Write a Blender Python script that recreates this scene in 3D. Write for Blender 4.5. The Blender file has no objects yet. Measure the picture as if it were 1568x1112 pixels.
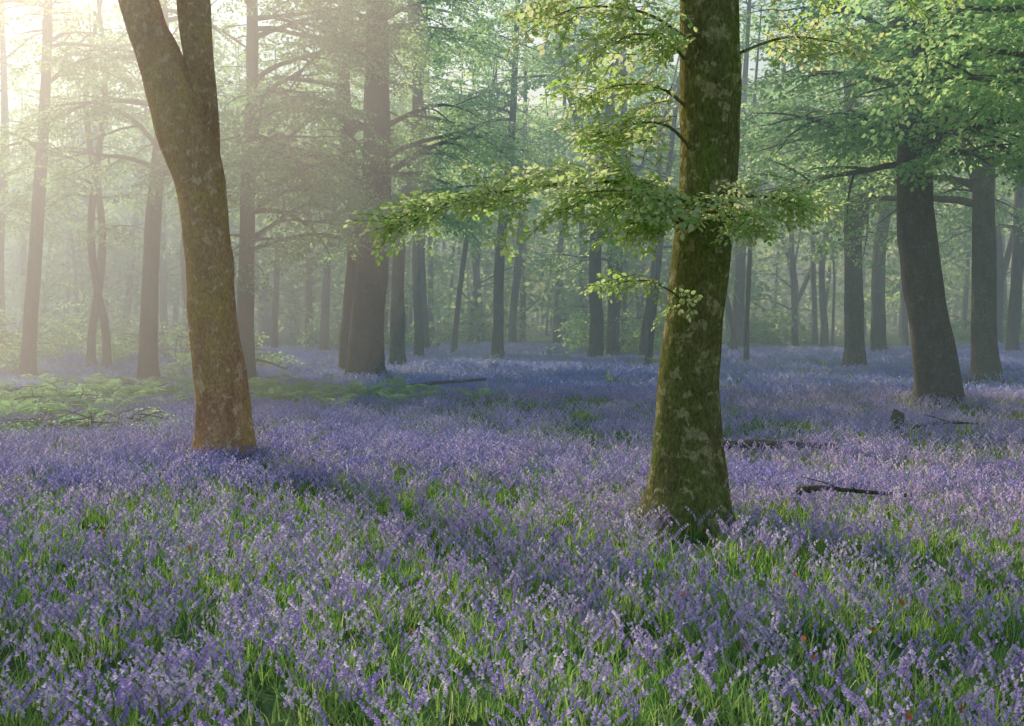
import bpy, math, time
import numpy as np
from mathutils import Vector, noise, Matrix
rng=np.random.default_rng(7)
scene=bpy.context.scene
ELEV=math.radians(35.0); AZ=math.radians(-34.0)

# ------------------------------------------------------------ helpers
def gh(x,y):
    z=0.10*math.sin(x*0.23+1.1)*math.cos(y*0.19)+0.05*math.sin(x*0.7+y*0.53)
    if y>140:
        t=min((y-140)/220,1); z+=t*t*(3-2*t)*38
    return z
def link(o,parent=None):
    scene.collection.objects.link(o)
    if parent: o.parent=parent
    return o
class MB:
    def __init__(s): s.v=[];s.f=[];s.m=[];s.n=0
    def add(s,vs,fs,mi=0):
        b=s.n; s.v.extend(vs); s.n+=len(vs)
        s.f.extend([tuple(i+b for i in f) for f in fs]); s.m.extend([mi]*len(fs))
    def tube(s,pts,rad,sides=8,mi=0,lump=0.0,flare=0.0,seed=0.0,z0=0.0,cap=True):
        pts=np.asarray(pts,float); n=len(pts)
        tan=np.gradient(pts,axis=0); tan/=np.linalg.norm(tan,axis=1)[:,None]+1e-9
        ref=np.array([1.0,0,0]) if abs(tan[0][0])<0.8 else np.array([0,1.0,0])
        u=ref-np.dot(ref,tan[0])*tan[0]; u/=np.linalg.norm(u)
        vs=[];fs=[]
        for i in range(n):
            u=u-np.dot(u,tan[i])*tan[i]; u/=np.linalg.norm(u)+1e-9
            w=np.cross(tan[i],u)
            for k in range(sides):
                a=2*math.pi*k/sides
                d=u*math.cos(a)+w*math.sin(a)
                r=rad[i]
                if lump>0:
                    p=pts[i]+d*r
                    r*=1+lump*noise.noise(Vector((p[0]*2.2+seed,p[1]*2.2,p[2]*0.9)))+lump*0.4*noise.noise(Vector((p[0]*7+seed,p[1]*7,p[2]*3)))
                if flare>0:
                    h=max(pts[i][2]-z0,0)
                    e=math.exp(-h/0.28)
                    r*=1+flare*e*(0.45+0.55*math.cos(5*a+seed)+0.3*math.cos(3*a+2*seed))
                vs.append(tuple(pts[i]+d*r))
        for i in range(n-1):
            for k in range(sides):
                k2=(k+1)%sides
                fs.append((i*sides+k,i*sides+k2,(i+1)*sides+k2,(i+1)*sides+k))
        if cap: fs.append(tuple((n-1)*sides+k for k in range(sides)))
        s.add(vs,fs,mi)
    def mesh(s,name,mats,smooth=True):
        me=bpy.data.meshes.new(name); me.from_pydata(s.v,[],s.f)
        for m in mats: me.materials.append(m)
        me.polygons.foreach_set('material_index',s.m)
        if smooth: me.polygons.foreach_set('use_smooth',[True]*len(s.f))
        me.update(); return me
def smooth_path(ctrl,step=0.18):
    c=np.asarray(ctrl,float); out=[]
    c=np.vstack([2*c[0]-c[1],c,2*c[-1]-c[-2]])
    for i in range(1,len(c)-2):
        p0,p1,p2,p3=c[i-1],c[i],c[i+1],c[i+2]
        k=max(2,int(np.linalg.norm(p2[:3]-p1[:3])/step))
        for j in range(k):
            t=j/k
            out.append(0.5*((2*p1)+(-p0+p2)*t+(2*p0-5*p1+4*p2-p3)*t*t+(-p0+3*p1-3*p2+p3)*t**3))
    out.append(c[-2]); return np.array(out)

# ------------------------------------------------------------ materials
def newmat(name):
    m=bpy.data.materials.new(name); m.use_nodes=True
    nt=m.node_tree; nt.nodes.clear()
    return m,nt,nt.nodes.new('ShaderNodeOutputMaterial')
def N(nt,t,**kw):
    n=nt.nodes.new(t)
    for k,v in kw.items():
        if k in n.inputs: n.inputs[k].default_value=v
        else: setattr(n,k,v)
    return n
def ramp(nt,stops):
    r=nt.nodes.new('ShaderNodeValToRGB'); e=r.color_ramp.elements
    while len(e)<len(stops): e.new(0.5)
    for i,(p,c) in enumerate(stops): e[i].position=p; e[i].color=(*c,1)
    return r
def leafmat(name,cols,tcols,tfac=0.5,gloss=0.05,clump=0.0):
    m,nt,out=newmat(name); L=nt.links.new
    oi=N(nt,'ShaderNodeObjectInfo'); geo=N(nt,'ShaderNodeNewGeometry')
    add=N(nt,'ShaderNodeMath',operation='ADD'); L(geo.outputs['Random Per Island'],add.inputs[0])
    if clump>0:
        nz=N(nt,'ShaderNodeTexNoise',Scale=clump,Detail=2.0); L(geo.outputs['Position'],nz.inputs['Vector']); L(nz.outputs[0],add.inputs[1])
    else: L(oi.outputs['Random'],add.inputs[1])
    fr=N(nt,'ShaderNodeMath',operation='MULTIPLY'); L(add.outputs[0],fr.inputs[0]); fr.inputs[1].default_value=0.5
    k=len(cols)
    r1=ramp(nt,[(i/(k-1)*0.6+0.2,c) for i,c in enumerate(cols)]); r2=ramp(nt,[(i/(k-1)*0.6+0.2,c) for i,c in enumerate(tcols)])
    L(fr.outputs[0],r1.inputs[0]); L(fr.outputs[0],r2.inputs[0])
    d=N(nt,'ShaderNodeBsdfDiffuse'); t=N(nt,'ShaderNodeBsdfTranslucent'); L(r1.outputs[0],d.inputs[0]); L(r2.outputs[0],t.inputs[0])
    mx=N(nt,'ShaderNodeMixShader'); mx.inputs[0].default_value=tfac; L(d.outputs[0],mx.inputs[1]); L(t.outputs[0],mx.inputs[2])
    if gloss<=0: L(mx.outputs[0],out.inputs[0]); return m
    g=N(nt,'ShaderNodeBsdfGlossy'); g.inputs['Roughness'].default_value=0.42
    m2=N(nt,'ShaderNodeMixShader'); m2.inputs[0].default_value=gloss; L(mx.outputs[0],m2.inputs[1]); L(g.outputs[0],m2.inputs[2])
    L(m2.outputs[0],out.inputs[0]); return m
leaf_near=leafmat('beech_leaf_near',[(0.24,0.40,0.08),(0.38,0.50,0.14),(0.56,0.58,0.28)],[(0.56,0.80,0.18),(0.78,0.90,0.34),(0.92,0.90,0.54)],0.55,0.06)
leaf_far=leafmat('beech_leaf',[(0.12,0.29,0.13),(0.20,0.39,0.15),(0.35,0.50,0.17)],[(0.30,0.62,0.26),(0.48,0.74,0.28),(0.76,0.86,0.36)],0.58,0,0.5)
grass_m=leafmat('bluebell_leaf',[(0.08,0.23,0.04),(0.15,0.35,0.06),(0.34,0.48,0.12)],[(0.28,0.58,0.08),(0.48,0.74,0.13),(0.76,0.82,0.30)],0.5,0.05)
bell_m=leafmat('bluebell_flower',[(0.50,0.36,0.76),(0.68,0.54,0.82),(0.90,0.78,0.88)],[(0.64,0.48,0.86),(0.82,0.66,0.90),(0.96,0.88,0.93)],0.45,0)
bell_mid=leafmat('bluebell_flower_shade_tint',[(0.40,0.37,0.82),(0.55,0.49,0.87),(0.78,0.70,0.90)],[(0.52,0.47,0.88),(0.70,0.62,0.92),(0.90,0.84,0.94)],0.45,0)  # bluer copy of the near flower, with shade put into the petal colour
bell_far=leafmat('bluebell_flower_mass',[(0.28,0.38,0.86),(0.40,0.48,0.90),(0.60,0.64,0.92)],[(0.42,0.50,0.92),(0.56,0.62,0.95),(0.78,0.78,0.95)],0.45,0)  # bluest copy; sky-lit blue of the distance put into the colour
stem_m=leafmat('bluebell_stem',[(0.18,0.26,0.10),(0.28,0.28,0.20)],[(0.34,0.48,0.14),(0.42,0.44,0.24)],0.3,0)
dead_m=leafmat('dead_leaf',[(0.28,0.09,0.03),(0.4,0.13,0.04)],[(0.6,0.15,0.05),(0.7,0.2,0.06)],0.4,0)
fern_m=leafmat('fern_leaf',[(0.16,0.34,0.13),(0.26,0.46,0.18)],[(0.42,0.66,0.26),(0.60,0.78,0.36)],0.5,0)

def barkmat(name,dark,mid,moss,mossamt,light,lightamt,spk=.5):
    m,nt,out=newmat(name); L=nt.links.new
    tc=N(nt,'ShaderNodeTexCoord'); mp=N(nt,'ShaderNodeMapping'); mp.inputs['Scale'].default_value=(1,1,0.45); L(tc.outputs['Object'],mp.inputs[0])
    n1=N(nt,'ShaderNodeTexNoise',Scale=5.0,Detail=6.0,Roughness=0.65); L(mp.outputs[0],n1.inputs['Vector'])
    r1=ramp(nt,[(0.3,dark),(0.68,mid)]); L(n1.outputs[0],r1.inputs[0])
    n2=N(nt,'ShaderNodeTexNoise',Scale=1.9,Detail=6.0,Roughness=0.7); L(mp.outputs[0],n2.inputs['Vector'])
    r2=ramp(nt,[(0.62-mossamt*0.4,(0,0,0)),(0.76-mossamt*0.2,(1,1,1))]); L(n2.outputs[0],r2.inputs[0])
    mx=N(nt,'ShaderNodeMix',data_type='RGBA'); L(r2.outputs[0],mx.inputs[0]); L(r1.outputs[0],mx.inputs[6]); mx.inputs[7].default_value=(*moss,1)
    n3=N(nt,'ShaderNodeTexNoise',Scale=8.0,Detail=4.0,Roughness=0.6,Distortion=0.4); L(tc.outputs['Object'],n3.inputs['Vector'])
    r3=ramp(nt,[(0.64-lightamt*0.2,(0,0,0)),(0.69-lightamt*0.2,(.8,.8,.8))]); L(n3.outputs[0],r3.inputs[0])
    mx2=N(nt,'ShaderNodeMix',data_type='RGBA'); L(r3.outputs[0],mx2.inputs[0]); L(mx.outputs[2],mx2.inputs[6]); mx2.inputs[7].default_value=(*light,1)
    n4=N(nt,'ShaderNodeTexNoise',Scale=45.0,Detail=4.0,Roughness=0.7); L(mp.outputs[0],n4.inputs['Vector'])
    r4=ramp(nt,[(0.35,(spk,)*3),(0.65,(1.2,1.2,1.2))]); L(n4.outputs[0],r4.inputs[0])
    mul=N(nt,'ShaderNodeMix',data_type='RGBA',blend_type='MULTIPLY'); mul.inputs[0].default_value=1; L(mx2.outputs[2],mul.inputs[6]); L(r4.outputs[0],mul.inputs[7])
    p=N(nt,'ShaderNodeBsdfDiffuse'); L(mul.outputs[2],p.inputs['Color'])
    ad=N(nt,'ShaderNodeMath',operation='ADD'); L(n1.outputs[0],ad.inputs[0]); L(n4.outputs[0],ad.inputs[1])
    b=N(nt,'ShaderNodeBump',Strength=1.0,Distance=0.03); L(ad.outputs[0],b.inputs['Height']); L(b.outputs[0],p.inputs['Normal'])
    L(p.outputs[0],out.inputs[0]); return m
bark_left=barkmat('bark_warm',(0.46,0.22,0.10),(0.80,0.45,0.22),(0.70,0.46,0.12),0.40,(0.90,0.64,0.38),0.38,.6)  # warm brown, pushed brighter and orange to carry the sun glow in the colour
bark_right=barkmat('bark_mossy',(0.14,0.13,0.05),(0.30,0.27,0.11),(0.22,0.26,0.06),0.46,(0.54,0.45,0.24),0.44)
bark_far=barkmat('bark_grey',(0.11,0.10,0.08),(0.22,0.20,0.155),(0.17,0.18,0.09),0.35,(0.29,0.27,0.21),0.15)

# ------------------------------------------------------------ scatter
def scatter(name,coll,pts,rot,scl,idx,parent=None):
    me=bpy.data.meshes.new(name); pts=np.asarray(pts,np.float32)
    me.from_pydata(pts.tolist(),[],[])
    a=me.attributes.new('rot','FLOAT_VECTOR','POINT'); a.data.foreach_set('vector',np.asarray(rot,np.float32).ravel())
    a=me.attributes.new('scl','FLOAT','POINT'); a.data.foreach_set('value',np.asarray(scl,np.float32))
    a=me.attributes.new('idx','INT','POINT'); a.data.foreach_set('value',np.asarray(idx,np.int32))
    o=bpy.data.objects.new(name,me); link(o,parent)
    g=bpy.data.node_groups.new(name+'_scatter','GeometryNodeTree')
    g.interface.new_socket('Geometry',in_out='INPUT',socket_type='NodeSocketGeometry')
    g.interface.new_socket('Geometry',in_out='OUTPUT',socket_type='NodeSocketGeometry')
    gi=g.nodes.new('NodeGroupInput'); go=g.nodes.new('NodeGroupOutput')
    ci=g.nodes.new('GeometryNodeCollectionInfo'); ci.inputs['Collection'].default_value=coll
    ci.inputs['Separate Children'].default_value=True; ci.inputs['Reset Children'].default_value=True
    ip=g.nodes.new('GeometryNodeInstanceOnPoints'); ip.inputs['Pick Instance'].default_value=True
    def na(nm,t):
        n=g.nodes.new('GeometryNodeInputNamedAttribute'); n.data_type=t; n.inputs['Name'].default_value=nm; return n.outputs['Attribute']
    g.links.new(gi.outputs[0],ip.inputs['Points']); g.links.new(ci.outputs[0],ip.inputs['Instance'])
    g.links.new(na('rot','FLOAT_VECTOR'),ip.inputs['Rotation']); g.links.new(na('scl','FLOAT'),ip.inputs['Scale'])
    g.links.new(na('idx','INT'),ip.inputs['Instance Index']); g.links.new(ip.outputs[0],go.inputs[0])
    md=o.modifiers.new('scatter','NODES'); md.node_group=g
    return o
def template_coll(name,meshes):
    c=bpy.data.collections.new(name)
    for i,me in enumerate(meshes):
        o=bpy.data.objects.new('%s_%02d'%(name,i),me); c.objects.link(o)
    return c

# ------------------------------------------------------------ leaf templates
def leaf_geo(mb,p,fwd,up,L,W,mi):
    fwd=fwd/np.linalg.norm(fwd); side=np.cross(up,fwd); side/=np.linalg.norm(side)+1e-9; up2=np.cross(fwd,side)
    P=lambda a,b,c: tuple(p+fwd*a*L+side*b*W+up2*c*L)
    vs=[P(0,0,0),P(0.3,0.42,0.07),P(0.68,0.40,0.05),P(1,0,-0.08),P(0.68,-0.40,0.05),P(0.3,-0.42,0.07),P(0.5,0,0.0)]
    mb.add(vs,[(0,6,1),(1,6,2),(2,6,3),(3,6,4),(4,6,5),(5,6,0)],mi)
class QuadLeaves:
    def __init__(s): s.q=[]
    def leaf(s,p,fwd,up,L,W):
        fwd=fwd/np.linalg.norm(fwd); side=np.cross(up,fwd); side/=np.linalg.norm(side)+1e-9; up2=np.cross(fwd,side)
        s.q.append([p,p+fwd*.5*L+side*.5*W+up2*.06*L,p+fwd*L,p+fwd*.5*L-side*.5*W+up2*.06*L])
def make_spray(r,length,nside,lsize,leaf,tube=None,sp1=0.045,sp2=0.042,wob=.4):
    main=[np.array([0,0,0.0])]; d=np.array([1,0,0.1])
    for i in range(6):
        d=d+np.array([0,r.normal(0,0.08),-0.07]); main.append(main[-1]+d/np.linalg.norm(d)*length/6)
    if tube: tube(main,np.linspace(0.005,0.0015,7))
    main=np.array(main)
    def along(path,start,spacing,s):
        L=np.sum(np.linalg.norm(np.diff(path,axis=0),axis=1)); t=start; k=0
        while t<L:
            f=t/L*(len(path)-1); i=min(int(f),len(path)-2); p=path[i]+(path[i+1]-path[i])*(f-i)
            tn=path[i+1]-path[i]; tn/=np.linalg.norm(tn)
            sd=np.cross([0,0,1],tn)*(1 if k%2 else -1)
            fw=tn*0.75+sd*0.8+np.array([0,0,r.normal(-0.18,0.32)])
            up=np.array([r.normal(0,wob),r.normal(-.1,wob),1.0])
            sz=s*r.uniform(0.7,1.15); leaf(p,fw,up,sz,sz*0.72)
            t+=spacing*r.uniform(0.7,1.3); k+=1
        tn=path[-1]-path[-2]; leaf(path[-1],tn,np.array([0,0,1.0]),s,s*0.7)
    along(main,0.05,sp1,lsize)
    for j in range(nside):
        t=(j+0.7)/(nside+0.5); f=t*6; i=int(f); p=main[i]+(main[min(i+1,6)]-main[i])*(f-i)
        sgn=1 if j%2 else -1; ln=length*(0.55-0.35*t)*r.uniform(0.7,1.2); a=sgn*r.uniform(0.6,1.0)
        dd=np.array([math.cos(a),math.sin(a),r.normal(0.0,0.15)]); path=[p]
        for q in range(3): path.append(path[-1]+dd*ln/3); dd=dd+np.array([0,0,-0.12])
        if tube: tube(path,[0.003,0.0025,0.002,0.001])
        along(np.array(path),0.03,sp2,lsize)
near_meshes=[]
for i in range(8):
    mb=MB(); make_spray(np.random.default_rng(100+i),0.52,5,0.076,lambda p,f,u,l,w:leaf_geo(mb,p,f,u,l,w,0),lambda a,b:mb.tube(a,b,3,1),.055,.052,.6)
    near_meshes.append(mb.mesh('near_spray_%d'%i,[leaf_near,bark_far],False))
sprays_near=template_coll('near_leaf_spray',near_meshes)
T_mid=[];T_dist=[]
for i in range(6):
    q=QuadLeaves(); make_spray(np.random.default_rng(200+i),0.75,6,0.092,q.leaf,None,.075,.07,.5); T_mid.append(np.array(q.q,np.float32))
    q=QuadLeaves(); make_spray(np.random.default_rng(250+i),0.75,3,0.15,q.leaf,None,.14,.14,.5); T_dist.append(np.array(q.q,np.float32))
def leaf_mesh(name,sp,T,mat,parent):
    """real leaf geometry: every spray template copied to its place on the twigs"""
    P=np.array([s[0] for s in sp],np.float32); R=np.array([s[1] for s in sp],np.float32); S=np.array([s[2] for s in sp],np.float32)
    idx=rng.integers(0,len(T),len(sp)); out=[]
    cx,sx=np.cos(R[:,0]),np.sin(R[:,0]); cy,sy=np.cos(R[:,1]),np.sin(R[:,1]); cz,sz=np.cos(R[:,2]),np.sin(R[:,2])
    M=np.empty((len(sp),3,3),np.float32)
    M[:,0,0]=cz*cy; M[:,0,1]=cz*sy*sx-sz*cx; M[:,0,2]=cz*sy*cx+sz*sx
    M[:,1,0]=sz*cy; M[:,1,1]=sz*sy*sx+cz*cx; M[:,1,2]=sz*sy*cx-cz*sx
    M[:,2,0]=-sy; M[:,2,1]=cy*sx; M[:,2,2]=cy*cx
    for k,t in enumerate(T):
        s=np.where(idx==k)[0]
        if len(s)==0: continue
        v=np.einsum('nij,qj->nqi',M[s]*S[s][:,None,None],t.reshape(-1,3))+P[s][:,None,:]
        out.append(v.reshape(-1,3))
    V=np.concatenate(out); nq=len(V)//4
    me=bpy.data.meshes.new(name); me.vertices.add(len(V)); me.vertices.foreach_set('co',V.ravel())
    b=np.arange(nq)[:,None]*4; tri=np.concatenate([b+np.array([0,1,2]),b+np.array([0,2,3])],axis=1).ravel().astype(np.int32)
    me.loops.add(len(tri)); me.loops.foreach_set('vertex_index',tri)
    me.polygons.add(nq*2); me.polygons.foreach_set('loop_start',np.arange(nq*2,dtype=np.int32)*3)
    me.update(calc_edges=True); me.materials.append(mat)
    o=bpy.data.objects.new(name,me); link(o,parent); return nq

# ------------------------------------------------------------ bluebells
def bluebell(mb,r,x=0,y=0,h=None,simple=False,fm=0,sm=1,big=1.0):
    h=h or r.uniform(0.20,0.36); az=r.uniform(0,6.28); ca,sa=math.cos(az),math.sin(az); lx,ly=r.normal(0,.1,2)
    path=[];n=6
    for i in range(n):
        t=i/(n-1); bend=0.07*max(0,t-0.45)**1.6*5*h/0.3
        path.append(np.array([x+ca*bend+lx*h*t,y+sa*bend+ly*h*t,h*(t-0.12*max(0,t-0.7))]))
    mb.tube(path,np.linspace(0.0028,0.0012,n),3,sm)
    nb=int(r.integers(5,8) if simple else r.integers(7,12)); sides=3 if simple else 5
    for b in range(nb):
        t=0.58+0.42*b/(nb-1); f=t*(n-1); i=min(int(f),n-2); p=path[i]+(path[i+1]-path[i])*(f-i)
        a=az+r.normal(0,0.9); out=np.array([math.cos(a),math.sin(a),0.0])
        L=0.021*(1.15-0.4*(b/nb))*big; R=0.0058*big
        p1=p+out*0.008+np.array([0,0,0.004]); dn=out*0.45+np.array([0,0,-1.0+0.6*(b/nb)]); dn/=np.linalg.norm(dn)
        if simple: mb.tube([p1,p1+dn*L*.45,p1+dn*L],[R*.4,R,R*1.7],sides,fm,cap=False)
        else: mb.tube([p1,p1+dn*L*0.25,p1+dn*L*0.8,p1+dn*L],[R*0.4,R*0.95,R*0.9,R*1.8],sides,fm,cap=False)
def blade(mb,r,x,y,mi,hmin=0.16,hmax=0.30,w=0.008):
    az=r.uniform(0,6.28); L=r.uniform(hmin,hmax); tilt=r.uniform(0.1,0.7); out=np.array([math.cos(az),math.sin(az),0]); sd=np.array([-math.sin(az),math.cos(az),0])
    p=np.array([x,y,0.0]); vs=[];fs=[]
    for i in range(5):
        t=i/4; ww=w*(1-t**2.2)*r.uniform(0.9,1.1)+0.0006
        vs+= [tuple(p-sd*ww),tuple(p+sd*ww)]
        a=tilt+t*t*r.uniform(0.8,1.5); p=p+(out*math.sin(a)+np.array([0,0,math.cos(a)]))*L/4
    for i in range(4): fs.append((2*i,2*i+1,2*i+3,2*i+2))
    mb.add(vs,fs,mi)
def disc(r,R):
    a=r.uniform(0,6.28);q=R*math.sqrt(r.uniform()); return q*math.cos(a),q*math.sin(a)
def clump_mesh(name,seed,nbell,nblade,R,simple,bm,big=1.0,w=(.003,.0075)):
    r=np.random.default_rng(seed); mb=MB()
    for k in range(nbell): bluebell(mb,r,*disc(r,R),None,simple,big=big)
    for k in range(nblade): blade(mb,r,*disc(r,R),2,0.11,0.24,r.uniform(*w))
    return mb.mesh(name,[bm,stem_m,grass_m])
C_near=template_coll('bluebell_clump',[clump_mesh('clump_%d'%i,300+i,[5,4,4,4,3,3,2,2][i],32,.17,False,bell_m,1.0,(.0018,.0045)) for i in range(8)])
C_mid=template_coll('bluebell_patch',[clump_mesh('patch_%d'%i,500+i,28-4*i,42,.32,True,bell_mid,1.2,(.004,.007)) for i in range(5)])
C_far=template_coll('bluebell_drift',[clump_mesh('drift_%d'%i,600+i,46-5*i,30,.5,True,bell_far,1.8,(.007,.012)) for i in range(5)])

# ------------------------------------------------------------ ground
gm,nt,out=newmat('woodland_floor'); L=nt.links.new
tc=N(nt,'ShaderNodeTexCoord')
n1=N(nt,'ShaderNodeTexNoise',Scale=0.5,Detail=6.0,Roughness=0.7); L(tc.outputs['Object'],n1.inputs['Vector'])
n2=N(nt,'ShaderNodeTexNoise',Scale=22.0,Detail=6.0,Roughness=0.8); L(tc.outputs['Object'],n2.inputs['Vector'])
r1=ramp(nt,[(0.35,(0.04,0.04,0.02)),(0.5,(0.08,0.11,0.035)),(0.65,(0.16,0.17,0.08))]); L(n2.outputs[0],r1.inputs[0])
r2=ramp(nt,[(0.35,(0.08,0.19,0.07)),(0.65,(0.16,0.30,0.12))]); L(n1.outputs[0],r2.inputs[0])
mx=N(nt,'ShaderNodeMix',data_type='RGBA'); mx.inputs[0].default_value=0.5; L(r1.outputs[0],mx.inputs[6]); L(r2.outputs[0],mx.inputs[7])
p=N(nt,'ShaderNodeBsdfDiffuse'); L(mx.outputs[2],p.inputs['Color'])
b=N(nt,'ShaderNodeBump',Strength=1.0,Distance=0.05); L(n2.outputs[0],b.inputs['Height']); L(b.outputs[0],p.inputs['Normal']); L(p.outputs[0],out.inputs[0])
ax=np.linspace(-1,1,181); xs=np.sign(ax)*(np.abs(ax)**3)*900+ax*60
n_=181
vs=[(x,y+20,gh(x,y+20)) for y in xs for x in xs]; fs=[(j*n_+i,j*n_+i+1,(j+1)*n_+i+1,(j+1)*n_+i) for j in range(n_-1) for i in range(n_-1)]
me=bpy.data.meshes.new('ground'); me.from_pydata(vs,[],fs); me.materials.append(gm); me.polygons.foreach_set('use_smooth',[True]*len(fs)); link(bpy.data.objects.new('ground',me))

# ------------------------------------------------------------ bluebell carpet
def wedge(d0,d1,dens,margin=1.4,slope=0.42):
    area=slope*(d1*d1-d0*d0)+2*margin*(d1-d0); n=int(area*dens*1.35); w=slope*d1+margin
    y=rng.uniform(d0,d1,n*2); x=rng.uniform(-w,w,n*2); k=np.abs(x)<slope*y+margin
    x,y=x[k],y[k]; m=min(len(x),int(area*dens)); return x[:m],y[:m]
trunks=[(1.53,11.2,0.40),(-3.67,16.3,0.42)]
def clear(x,y):
    k=np.ones(len(x),bool)
    for a,b_,c in trunks: k&=((x-a)**2+(y-b_)**2)>c*c
    return k
def place(x,y,nv,s0,s1,tilt=0.05,thin=0.0):
    """noise decides flower-rich or grassy clumps (low index = rich)"""
    P=[];R=[];S=[];I=[]
    for a,b_ in zip(x,y):
        nz=noise.noise(Vector((a*0.9,b_*0.9,3.1)))*0.5+noise.noise(Vector((a*0.3,b_*0.3,7.7)))*0.6
        if rng.uniform()<thin-nz: continue
        P.append((a,b_,gh(a,b_)-0.01)); R.append((rng.normal(0,tilt),rng.normal(0,tilt),rng.uniform(0,6.28))); S.append(rng.uniform(s0,s1))
        I.append(int(np.clip(round(rng.uniform(-.5,nv-.5)-nz*nv*.7),0,nv-1)))
    return P,R,S,I
carpet=bpy.data.objects.new('bluebell_carpet',None); link(carpet)
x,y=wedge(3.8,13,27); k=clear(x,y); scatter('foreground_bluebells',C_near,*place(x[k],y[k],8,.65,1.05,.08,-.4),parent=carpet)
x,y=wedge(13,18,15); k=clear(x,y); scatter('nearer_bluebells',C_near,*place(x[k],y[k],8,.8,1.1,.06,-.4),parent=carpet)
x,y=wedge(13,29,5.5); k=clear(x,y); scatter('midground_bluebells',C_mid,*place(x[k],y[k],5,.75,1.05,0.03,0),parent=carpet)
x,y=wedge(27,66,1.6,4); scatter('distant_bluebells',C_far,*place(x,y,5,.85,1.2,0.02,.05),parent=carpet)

# ------------------------------------------------------------ trees
def limb(mb,sp,p0,az,el,length,r0,level,r,droop=0.5,dens=1.0,sscale=1.0):
    n=9 if level==0 else 5; pts=[np.array(p0,float)]; e=el;a=az
    for i in range(n-1):
        d=np.array([math.cos(e)*math.cos(a),math.cos(e)*math.sin(a),math.sin(e)]); pts.append(pts[-1]+d*length/(n-1))
        e+=-droop/(n-1)+r.normal(0,0.10); a+=r.normal(0,0.13)
    t=np.linspace(0,1,n); rad=r0*(1-t)**0.8+0.005
    mb.tube(pts,rad,6 if level==0 else 3,0)
    if level==0:
        k=max(3,int(length/0.5))
        for j in range(k):
            tt=0.22+0.76*(j+r.uniform(0,1))/k; f=min(tt,0.999)*(n-1); i=int(f); p=pts[i]+(pts[i+1]-pts[i])*(f-i)
            sg=1 if j%2 else -1
            limb(mb,sp,p,a*0.5+az*0.5+sg*r.uniform(0.5,1.1),r.normal(0.0,0.22),(0.5*length*(1-tt)+0.7)*r.uniform(0.6,1.1),rad[i]*0.5+0.004,1,r,0.45,dens,sscale)
    else:
        k=int(length/0.26*dens)
        for j in range(k+1):
            tt=0.15+0.85*(j/(k+0.01)); f=min(tt,0.999)*(n-1); i=int(f); p=pts[i]+(pts[i+1]-pts[i])*(f-i)
            sg=1 if j%2 else -1
            sp.append((p,(r.normal(0,0.35),r.normal(0.3,0.28),a+sg*r.uniform(0.1,0.9)),sscale*r.uniform(0.8,1.25)))
def finish_tree(name,mb,sp,mat,T=None,near=None):
    o=bpy.data.objects.new(name,mb.mesh(name,[mat])); link(o)
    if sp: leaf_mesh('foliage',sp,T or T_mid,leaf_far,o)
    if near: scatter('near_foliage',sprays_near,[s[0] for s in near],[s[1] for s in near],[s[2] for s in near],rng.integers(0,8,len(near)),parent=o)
    return o
def tree(name,base,ctrl,seed,nb=20,zb=(4,13),blen=(2.5,5),mat=bark_far,fork=None,dens=1.0,azb=None,top=None,extra=None):
    r=np.random.default_rng(seed); X,Y=base; g=gh(X,Y); mb=MB(); sp=[]
    ss=max(1.15,Y/33); dn=.62*dens/(ss/1.15)**1.4
    top=top or 2+.245*Y+1.5
    zb=(zb[0],min(zb[1],top))
    c=[(X+dx,Y+dy,z+g if z>0 else g-0.1,rr) for dx,dy,z,rr in ctrl]
    P=smooth_path(c,0.3); mb.tube(P[:,:3],P[:,3],16,0,0.12,0.35,seed*1.3,g)
    stems=[P]
    for fk in (fork or []):
        c2=[(X+dx,Y+dy,z+g,rr) for dx,dy,z,rr in fk]; P2=smooth_path(c2,0.3); mb.tube(P2[:,:3],P2[:,3],10,0,0.1); stems.append(P2)
    jobs=[(r.uniform(*zb),r.uniform(0,6.28) if azb is None else azb+r.normal(0,1.0),r.uniform(*blen)) for i in range(nb)]
    if extra: jobs+= [(r.uniform(extra[1],extra[2]),extra[3]+r.normal(0,.45),r.uniform(extra[4],extra[5])) for i in range(extra[0])]
    for i,(z,a,ln) in enumerate(jobs):
        S=stems[i%len(stems)]; j=int(np.argmin(np.abs(S[:,2]-z-g)))
        if j<2: j=len(S)//2
        limb(mb,sp,S[j,:3],a,r.uniform(0.0,0.7),ln,min(S[j,3]*0.45,0.02*ln+0.01),0,r,r.uniform(0.5,1.1),dn,ss)
    return finish_tree(name,mb,sp,mat)
def straight(x,d,rad,seed,lean=(0,0),H=17,fk=None,**kw):
    r=np.random.default_rng(seed+999); lx,ly=lean
    ctrl=[(0,0,0,rad*1.25),(r.normal(0,.03)+lx*.05,0,1.2,rad),(lx*.3+r.normal(0,.14),ly*.3,4.5,rad*.86),(lx*.65+r.normal(0,.25),ly*.6,9,rad*.66),(lx+r.normal(0,.2),ly,H,rad*.22)]
    fork=None
    if fk:
        z0,dx=fk; fork=[[(lx*z0/14,0,z0,rad*.7),(lx*z0/14+dx*.35,0,z0+1.6,rad*.6),(lx*z0/14+dx,0.5,z0+5,rad*.42),(lx*z0/14+dx*1.4,1,z0+9,rad*.15)]]
    return tree('beech_tree',(x,d),ctrl,seed,fork=fork,**kw)

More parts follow.
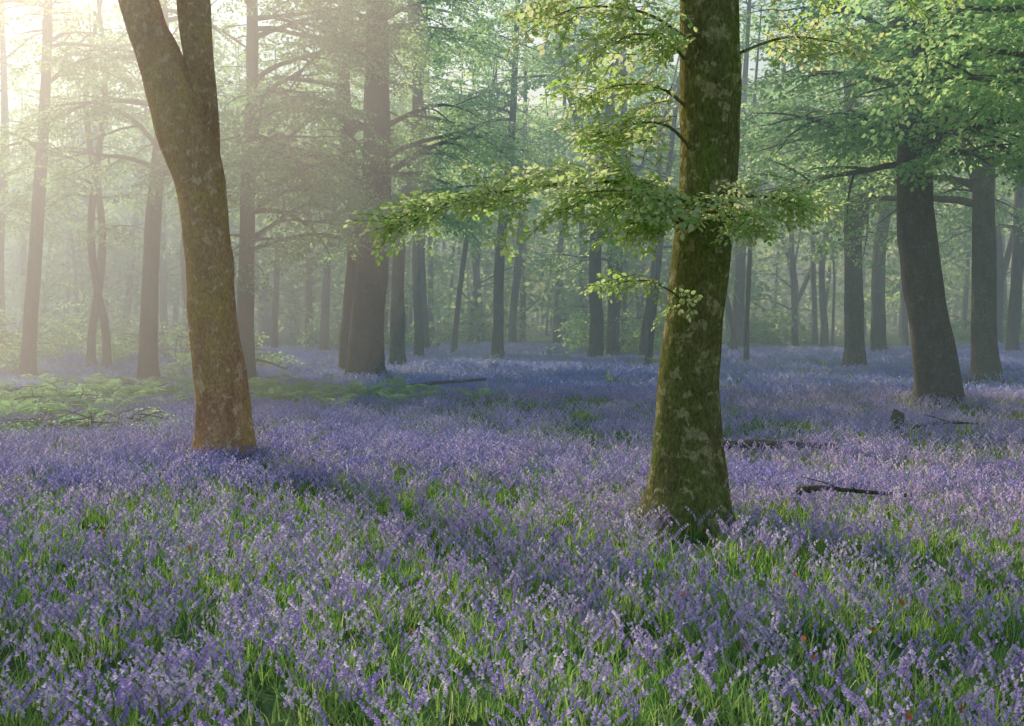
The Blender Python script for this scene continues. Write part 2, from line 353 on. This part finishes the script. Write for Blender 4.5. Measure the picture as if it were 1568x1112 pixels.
# --- prominent forked beech (left)
r=np.random.default_rng(5); mb=MB(); sp=[]
main=[(-3.67,16.3,-0.1,.44),(-3.67,16.3,.3,.375),(-3.72,16.3,1.0,.325),(-3.81,16.3,1.83,.30),(-3.87,16.3,2.67,.295),(-3.97,16.3,3.5,.315),(-4.18,16.3,4.2,.34),(-4.47,16.3,5.06,.29),(-4.77,16.3,5.89,.24),(-5.3,16.4,8,.2),(-5.7,16.6,11,.14),(-5.9,16.8,15,.04)]
P=smooth_path(main,0.1); mb.tube(P[:,:3],P[:,3],36,0,0.14,0.22,2.0,0)
f2=[(-3.95,16.3,3.3,.20),(-3.93,16.3,4.2,.21),(-3.98,16.28,5.06,.19),(-4.05,16.25,5.89,.21),(-4.15,16.1,8,.19),(-3.9,15.9,11,.12),(-3.8,15.8,15,.03)]
P2=smooth_path(f2,0.1); mb.tube(P2[:,:3],P2[:,3],28,0,0.10)
for i in range(7):
    S=[P,P2][i%2]; j=int(np.argmin(np.abs(S[:,2]-r.uniform(10,14)))); limb(mb,sp,S[j,:3],r.uniform(1.0,4.5),r.uniform(.2,.7),r.uniform(1.2,2.2),.05,0,r,.7,0.6,1.0)
finish_tree('forked_beech_tree',mb,sp,bark_left)

# --- prominent beech (right) with the sunlit low branch
r=np.random.default_rng(6); mb=MB(); sp=[]
main=[(1.53,11.2,-0.1,.45),(1.53,11.2,.22,.37),(1.549,11.2,.743,.30),(1.566,11.2,1.314,.268),(1.617,11.2,1.886,.255),(1.663,11.2,2.457,.258),(1.709,11.2,3.03,.25),(1.737,11.2,3.886,.255),(1.72,11.2,4.74,.25),(1.74,11.2,8,.22),(1.6,11.2,12,.15),(1.7,11.2,17,.04)]
P=smooth_path(main,0.08); mb.tube(P[:,:3],P[:,3],40,0,0.13,0.22,4.0,0)
def near_branch(ctrl,dens,spread,updown=0.10,s=(0.65,1.0)):
    Q=smooth_path(ctrl,0.08); mb.tube(Q[:,:3],Q[:,3]*.8,7,0)
    for i in range(4,len(Q)):
        t=i/len(Q); tn=Q[i,:3]-Q[i-1,:3]; a=math.atan2(tn[1],tn[0])
        k=r.poisson(dens)
        for _ in range(k):
            sg=r.choice([-1,1]); off=np.array([r.normal(0,.05),r.normal(0,spread*0.5*(1-.5*t)),r.normal(0.0,updown*(1-.6*t))])
            sp.append((Q[i,:3]+off,(r.normal(0,.5),r.normal(.12,.32),a+sg*r.uniform(0.1,1.2)),r.uniform(*s)))
D=-.06
near_branch([(1.6,11.0,2.85+D,.035),(1.2,10.75,3.0+D,.028),(.62,10.6,3.03+D,.022),(.05,10.5,2.95+D,.016),(-.45,10.4,2.86+D,.012),(-.95,10.3,2.6+D,.006)],3.0,.4,.10,(.55,.9))
near_branch([(1.5,10.95,2.7+D,.03),(1.15,10.5,2.92+D,.02),(.8,10.2,2.92+D,.012),(.5,10.1,2.88+D,.006)],3.2,.5,.14)
near_branch([(1.55,10.95,2.65+D,.02),(1.25,10.5,2.72+D,.015),(.95,10.3,2.66+D,.006)],2.4,.3,.09,(.5,.8))
near_branch([(1.75,11.0,2.9+D,.03),(1.95,10.7,2.92+D,.02),(2.2,10.5,2.88+D,.012),(2.35,10.4,2.8+D,.006)],2.6,.3,.09,(0.5,0.8))
near_branch([(1.6,10.95,2.8+D,.02),(1.7,10.5,2.78+D,.02),(1.85,10.2,2.6+D,.012)],5.0,.3,.15,(0.5,0.8))
near_branch([(1.55,11.0,1.9,.012),(1.35,10.7,2.05,.010),(1.1,10.5,2.15,.007),(.85,10.4,2.12,.004)],1.8,.12,.07,(0.45,0.7))
for z,l,y2 in [(3.35,.75,10.7),(3.7,.95,10.9),(4.05,.8,10.5),(4.3,1.3,10.6),(4.6,.9,11.0),(4.85,1.5,10.5)]:
    near_branch([(1.6,11.1,z-.1,.022),(1.6-l*.35,(11.1+y2)/2,z+.12,.016),(1.6-l*.75,y2,z+.12,.010),(1.6-l,y2-.1,z,.005)],2.0,.25,.13,(0.6,0.95))
for z,l in [(4.1,1.0),(4.6,1.5)]:
    near_branch([(1.85,11.2,z,.02),(1.85+l*.5,11.0,z+.15,.014),(1.85+l,10.8,z+.05,.005)],2.0,.25,.10,(0.6,0.9))
near=sp; sp=[]
for i in range(6):
    j=int(np.argmin(np.abs(P[:,2]-r.uniform(8,14)))); limb(mb,sp,P[j,:3],r.uniform(-1.5,1.8),r.uniform(.2,.7),r.uniform(1.5,2.5),.05,0,r,.7,0.6,1.0)
finish_tree('mossy_beech_tree',mb,sp,bark_right,near=near)

# --- the wood
straight(-3.85,34,.46,11,(.5,0),nb=24,zb=(4.0,12),blen=(3,5.5),extra=(12,11.5,15,-.5,5,7.5))  # unseen upper limbs added above the view to shade the right midground
straight(-4.6,36,.25,12,(.5,0),nb=9,zb=(5,13),blen=(2.5,4.5))
straight(-3.77,42,.24,13,(.4,0),nb=9,zb=(6,14))
straight(-3.67,50,.18,14,(.2,0),nb=8,zb=(6,15))
straight(-3.84,57,.18,15,(-.3,0),nb=8,zb=(7,15))
straight(-.54,50,.22,16,(.7,0),nb=14,zb=(7,15),H=18)
straight(.03,66,.21,17,(.5,0),nb=12,zb=(7,16))
straight(3.15,49,.27,18,(1.2,0),nb=14,zb=(6,15),fk=(6,-1.6))
straight(4.14,53,.26,19,(.3,0),nb=13,zb=(6,15))
straight(5.0,49,.14,20,(1.6,0),nb=8,zb=(4,10),H=12,blen=(1.5,3))
straight(10.5,60,.30,21,(.8,0),nb=16,zb=(7,16),fk=(5,1.6))
straight(18.6,84,.26,22,(-1.2,0),nb=12,zb=(9,17),fk=(2.0,2.2))
straight(16.6,68,.19,23,(0,0),nb=11,zb=(8,16))
straight(10.4,39,.30,24,(-.3,0),nb=22,zb=(5,14),blen=(3,5.5),fk=(4,1.5))
straight(14.9,52,.30,25,(.2,0),nb=18,zb=(6,15))
tree('beech_tree',(8.5,25.4),[(0,0,0,.52),(-.12,0,1.0,.42),(-.42,0,3.0,.385),(-.5,0,4.3,.36),(-.55,0,6,.32),(-.9,0,9,.25),(-1.2,0,15,.07)],26,nb=30,zb=(4.0,9),blen=(2.5,5),
     fork=[[(-.5,0,4.3,.26),(.1,.2,6,.2),(.8,.4,9,.15),(1.3,.6,14,.05)]])
straight(12.6,34,.34,27,(-.5,0),nb=24,zb=(4.5,12),blen=(3,5.5),fk=(5.5,-1.3))
straight(25,66,.28,28,(0,0),nb=12,zb=(6,15),fk=(3,1.5))
straight(21.5,55,.26,29,(.8,0),nb=12,zb=(5,15),fk=(3.5,1.2))
straight(-13.2,35,.20,30,(.5,0),nb=12,zb=(5,13),blen=(2,4),dens=.9)
straight(-9.6,34,.24,31,(0,0),nb=12,zb=(5.5,12),blen=(2,4),dens=.9)
straight(-6.84,33,.23,32,(-.1,0),nb=28,zb=(3.4,11),blen=(2.5,4.5),azb=-.2,dens=.95)
straight(-13.8,42,.14,33,(.4,0),nb=10,zb=(4,10),H=13,blen=(1.5,3),dens=.9)
straight(-12.7,40,.13,34,(-.4,0),nb=10,zb=(4,10),H=13,blen=(1.5,3),dens=.9)
straight(-8.3,57,.2,35,(.2,0),nb=12,zb=(5,14))
straight(-9.8,62,.18,36,(0,0),nb=12,zb=(5,14))
straight(-20,50,.22,37,(0,0),nb=10,zb=(5,14),dens=.9)
straight(-8.9,14.2,.24,38,(0,0),H=13,nb=16,zb=(5.0,9.5),top=10,blen=(1.5,2.8),dens=1.3)
straight(9.0,18.5,.25,39,(0,0),H=12,nb=12,zb=(3.9,7.2),top=7.5,blen=(2.2,3.8),dens=1.0,azb=3.0)
rt=np.random.default_rng(41)
for i in range(18):
    y=rt.uniform(42,80); x=rt.uniform(-.38,.4)*y
    straight(x,y,rt.uniform(.07,.15),400+i,(rt.normal(0,1.1),0),nb=5,zb=(4,11),H=13,blen=(1.5,3))

# --- understorey shrubs
def shrub(name,x,y,h,w,seed,n=12):
    r=np.random.default_rng(seed); mb=MB(); sp=[]; g=gh(x,y)
    for i in range(n):
        a=r.uniform(0,6.28); limb(mb,sp,(x+r.normal(0,.15),y+r.normal(0,.15),g),a,r.uniform(.7,1.4),h*r.uniform(.6,1.1),.02,0,r,1.0,.6*min(1,33/y),w*max(1,y/36))
    finish_tree(name,mb,sp,bark_far)
for i,(x,y,h) in enumerate([(-15.5,36,2.6),(-11.5,44,3.2),(-18,46,3.5),(5.6,60,4.0),(4.8,56,3.2),(-7,60,3.0),(-2,75,3),(9,75,3.4),(15,80,3.4),(27,72,3.5),(-8.9,40,2.0),(8.3,72,3),(-20,60,4)]):
    shrub('hazel_shrub',x,y,h,1.0,50+i)
for i,(x,y,h) in enumerate([(-8.2,22.5,.75),(-9.6,25,.7),(-6.1,19.6,.45),(-6.9,19.2,.5)]):
    shrub('bramble_shrub',x,y,h,.7,80+i,10)
def fern_mesh(i):
    r=np.random.default_rng(700+i); mb=MB()
    for k in range(7):
        a=k/7*6.28+r.normal(0,.35); L=r.uniform(.4,.75); e=r.uniform(.9,1.3); p=np.array([0,0,0.0]); path=[p]
        for q in range(9):
            d=np.array([math.cos(a)*math.cos(e),math.sin(a)*math.cos(e),math.sin(e)]); p=p+d*L/9; path.append(p); e-=.17
        mb.tube(path,np.linspace(.004,.001,10),3,0)
        for q in range(2,10):
            w=.12*math.sin(min(1,(q)/9)*3.0)+.02
            for sg in (-1,1):
                for h in (0,.5):
                    if q==9 and h: continue
                    pp=path[q]+(path[min(q+1,9)]-path[q])*h
                    leaf_geo(mb,pp,np.array([-math.sin(a)*sg+.35*math.cos(a),math.cos(a)*sg+.35*math.sin(a),-.1]),np.array([0,0,1.0]),w,.028,0)
    return mb.mesh('fern_%d'%i,[fern_m],False)
C_fern=template_coll('fern',[fern_mesh(i) for i in range(5)])
rf=np.random.default_rng(12); P_=[];R_=[];S_=[]
for cx,cy,sx,sy,n in [(-4.6,26.5,1.5,1.3,42),(-6.8,29,1.8,1.8,34),(-9.5,25,1.6,2.2,28),(-8.2,21.5,.8,.8,12),(-12,34,3,3,26),(4,40,3,3,6),(-2.2,26,1.0,.8,6)]:
    for k in range(n):
        a=cx+rf.normal(0,sx); b_=cy+rf.normal(0,sy); P_.append((a,b_,gh(a,b_)+.06)); R_.append((rf.normal(0,.12),rf.normal(0,.12),rf.uniform(0,6.28))); S_.append(rf.uniform(.75,1.35))
scatter('fern_bed',C_fern,P_,R_,S_,rf.integers(0,5,len(P_)))

# --- distant trees: one mass
r=np.random.default_rng(77); mb=MB(); sp=[]
for i in range(260):
    y=r.uniform(70,165); x=r.uniform(-.48*y-5,.48*y+5); rad=r.uniform(.08,.25); H=r.uniform(14,22); lx=r.normal(0,1.3); g=gh(x,y)
    Pp=smooth_path([(x,y,g-.3,rad*1.3),(x+lx*.1,y,g+2,rad),(x+lx*.5,y,g+H*.5,rad*.75),(x+lx,y,g+H,rad*.15)],1.5); mb.tube(Pp[:,:3],Pp[:,3],6,0)
    for j in range(int(r.integers(5,8))):
        k=int(r.uniform(.22,.9)*len(Pp)); a=r.uniform(0,6.28); ln=r.uniform(2,5)
        c0=Pp[k,:3]; c1=c0+np.array([math.cos(a)*ln,math.sin(a)*ln,ln*r.uniform(.1,.6)]); mid=(c0+c1)/2+np.array([0,0,.4])
        mb.tube([c0,mid,c1],[rad*.35,rad*.22,.02],3,0)
        for q in range(int(r.integers(7,13))):
            pp=c0+(c1-c0)*r.uniform(.25,1.15)+r.normal(0,1,3)*np.array([1.1,1.1,.45])
            sp.append((pp,(r.normal(0,.4),r.normal(.35,.35),r.uniform(0,6.28)),r.uniform(2.2,3.4)))
for i in range(1500):
    y=r.uniform(110,170); x=r.uniform(-.5*y-5,.5*y+5); z=abs(r.normal(0,2.8))
    sp.append(((x,y,gh(x,y)+z),(r.normal(0,.6),r.normal(.3,.5),r.uniform(0,6.28)),r.uniform(3.0,4.5)))
finish_tree('distant_trees',mb,sp,bark_far,T_dist)

# --- fallen wood
def fallen(name,pts,r0,seed,twigs=4,mat=bark_far):
    r=np.random.default_rng(seed); mb=MB(); c=[(x+r.normal(0,.04),y,z+gh(x,y)+r.normal(0,.012),r0*(1-.5*i/(len(pts)-1))*r.uniform(.85,1.1)) for i,(x,y,z) in enumerate(pts)]
    Pp=smooth_path(c,.1); mb.tube(Pp[:,:3],Pp[:,3],10,0,.45)
    for i in range(twigs):
        k=int(r.uniform(.2,.95)*len(Pp)); a=r.uniform(0,6.28); ln=r.uniform(.2,.45); q=Pp[k,:3]; e=r.uniform(.0,.4)
        mb.tube([q,q+np.array([math.cos(a)*.5,math.sin(a)*.5,e*.6])*ln,q+np.array([math.cos(a),math.sin(a),e])*ln],[r0*.3,r0*.18,.004],5,0)
    link(bpy.data.objects.new(name,mb.mesh(name,[mat])))
fallen('fallen_log',[(2.7,17.6,.20),(3.2,17.5,.22),(3.8,17.42,.20),(4.4,17.35,.17)],.085,1,3)
fallen('fallen_log',[(2.8,12.6,.17),(3.1,12.52,.19),(3.5,12.45,.18),(3.9,12.38,.16)],.038,2,3)
fallen('fallen_branch',[(-2.8,28,.22),(-1.6,28,.28),(-.5,28.5,.32)],.05,3,6)
fallen('fallen_branch',[(-9.5,28,.3),(-8.6,28,.35),(-7.3,27.5,.25)],.07,4,6)
fallen('fallen_branch',[(-8.3,37,.3),(-7.4,37,.5),(-6.4,36.5,.3)],.06,5,5)
fallen('fallen_branch',[(6.1,19.5,.15),(6.6,19.6,.22),(7.2,19.8,.18)],.03,7,5)
mb=MB(); Pp=smooth_path([(5.95,19.8,-.1,.11),(5.95,19.8,.2,.09),(5.97,19.8,.34,.08),(5.98,19.8,.37,.075)],.06); mb.tube(Pp[:,:3],Pp[:,3],12,0,.3,.4,1.0); link(bpy.data.objects.new('tree_stump',mb.mesh('tree_stump',[bark_far])))
mb=MB(); r=np.random.default_rng(9)
for i in range(40):
    y=r.uniform(4.8,11); x=r.uniform(-.38*y,.38*y); leaf_geo(mb,np.array([x,y,gh(x,y)+r.uniform(.12,.22)]),r.normal(0,1,3),np.array([0,0.3,1.0]),.05,.035,0)
link(bpy.data.objects.new('dead_leaves',mb.mesh('dead_leaves',[dead_m],False)))

# ------------------------------------------------------------ mist
def volmat(name,col,dens,g):
    m,nt,out=newmat(name); v=N(nt,'ShaderNodeVolumeScatter'); v.inputs['Color'].default_value=(*col,1); v.inputs['Density'].default_value=dens; v.inputs['Anisotropy'].default_value=g
    nt.links.new(v.outputs[0],out.inputs['Volume']); return m
def ellipsoid(name,c,rad,mat):
    bpy.ops.mesh.primitive_uv_sphere_add(segments=48,ring_count=24,location=c); o=bpy.context.object; o.name=name; o.scale=rad; o.data.materials.append(mat)
    o.data.polygons.foreach_set('use_smooth',[True]*len(o.data.polygons)); return o
bpy.ops.mesh.primitive_cube_add(size=1,location=(0,91.5,5.0)); o=bpy.context.object; o.name='mist'; o.scale=(240,157,13); o.data.materials.append(volmat('mist_air',(0.66,0.90,1.0),0.0095,0.3))  # blue of scattered sky light put into the mist colour
ellipsoid('mist_bank',(-11,21,5),(9.8,14,9),volmat('mist_dense',(1.0,.76,.56),0.032,0.7))  # warm sun glow tinted into this bank's own colour

# ------------------------------------------------------------ light
w=bpy.data.worlds.new('World'); scene.world=w; w.use_nodes=True; nt=w.node_tree; bg=nt.nodes['Background']
sky=nt.nodes.new('ShaderNodeTexSky'); sky.sky_type='NISHITA'; sky.sun_disc=False; sky.sun_elevation=ELEV; sky.sun_rotation=AZ%(2*math.pi)
sky.dust_density=2.5; sky.ozone_density=4.0; sky.air_density=1.8
nt.links.new(sky.outputs[0],bg.inputs[0]); bg.inputs[1].default_value=0.15
sd=bpy.data.lights.new('sun','SUN'); sd.energy=5; sd.angle=math.radians(.5); sd.color=(1,.86,.70)
so=bpy.data.objects.new('sun',sd); link(so)
S=Vector((math.sin(AZ)*math.cos(ELEV),math.cos(AZ)*math.cos(ELEV),math.sin(ELEV))); so.rotation_euler=S.to_track_quat('Z','Y').to_euler(); so.location=S*60

cd=bpy.data.cameras.new('camera'); cd.lens=45; cd.sensor_width=36; cd.shift_y=-0.0485; cd.clip_end=3000
co=bpy.data.objects.new('camera',cd); link(co); co.location=(0,0,1.88); co.rotation_euler=(math.radians(90),0,0); scene.camera=co
scene.view_settings.view_transform='Standard'; scene.view_settings.look='None'; scene.view_settings.exposure=0
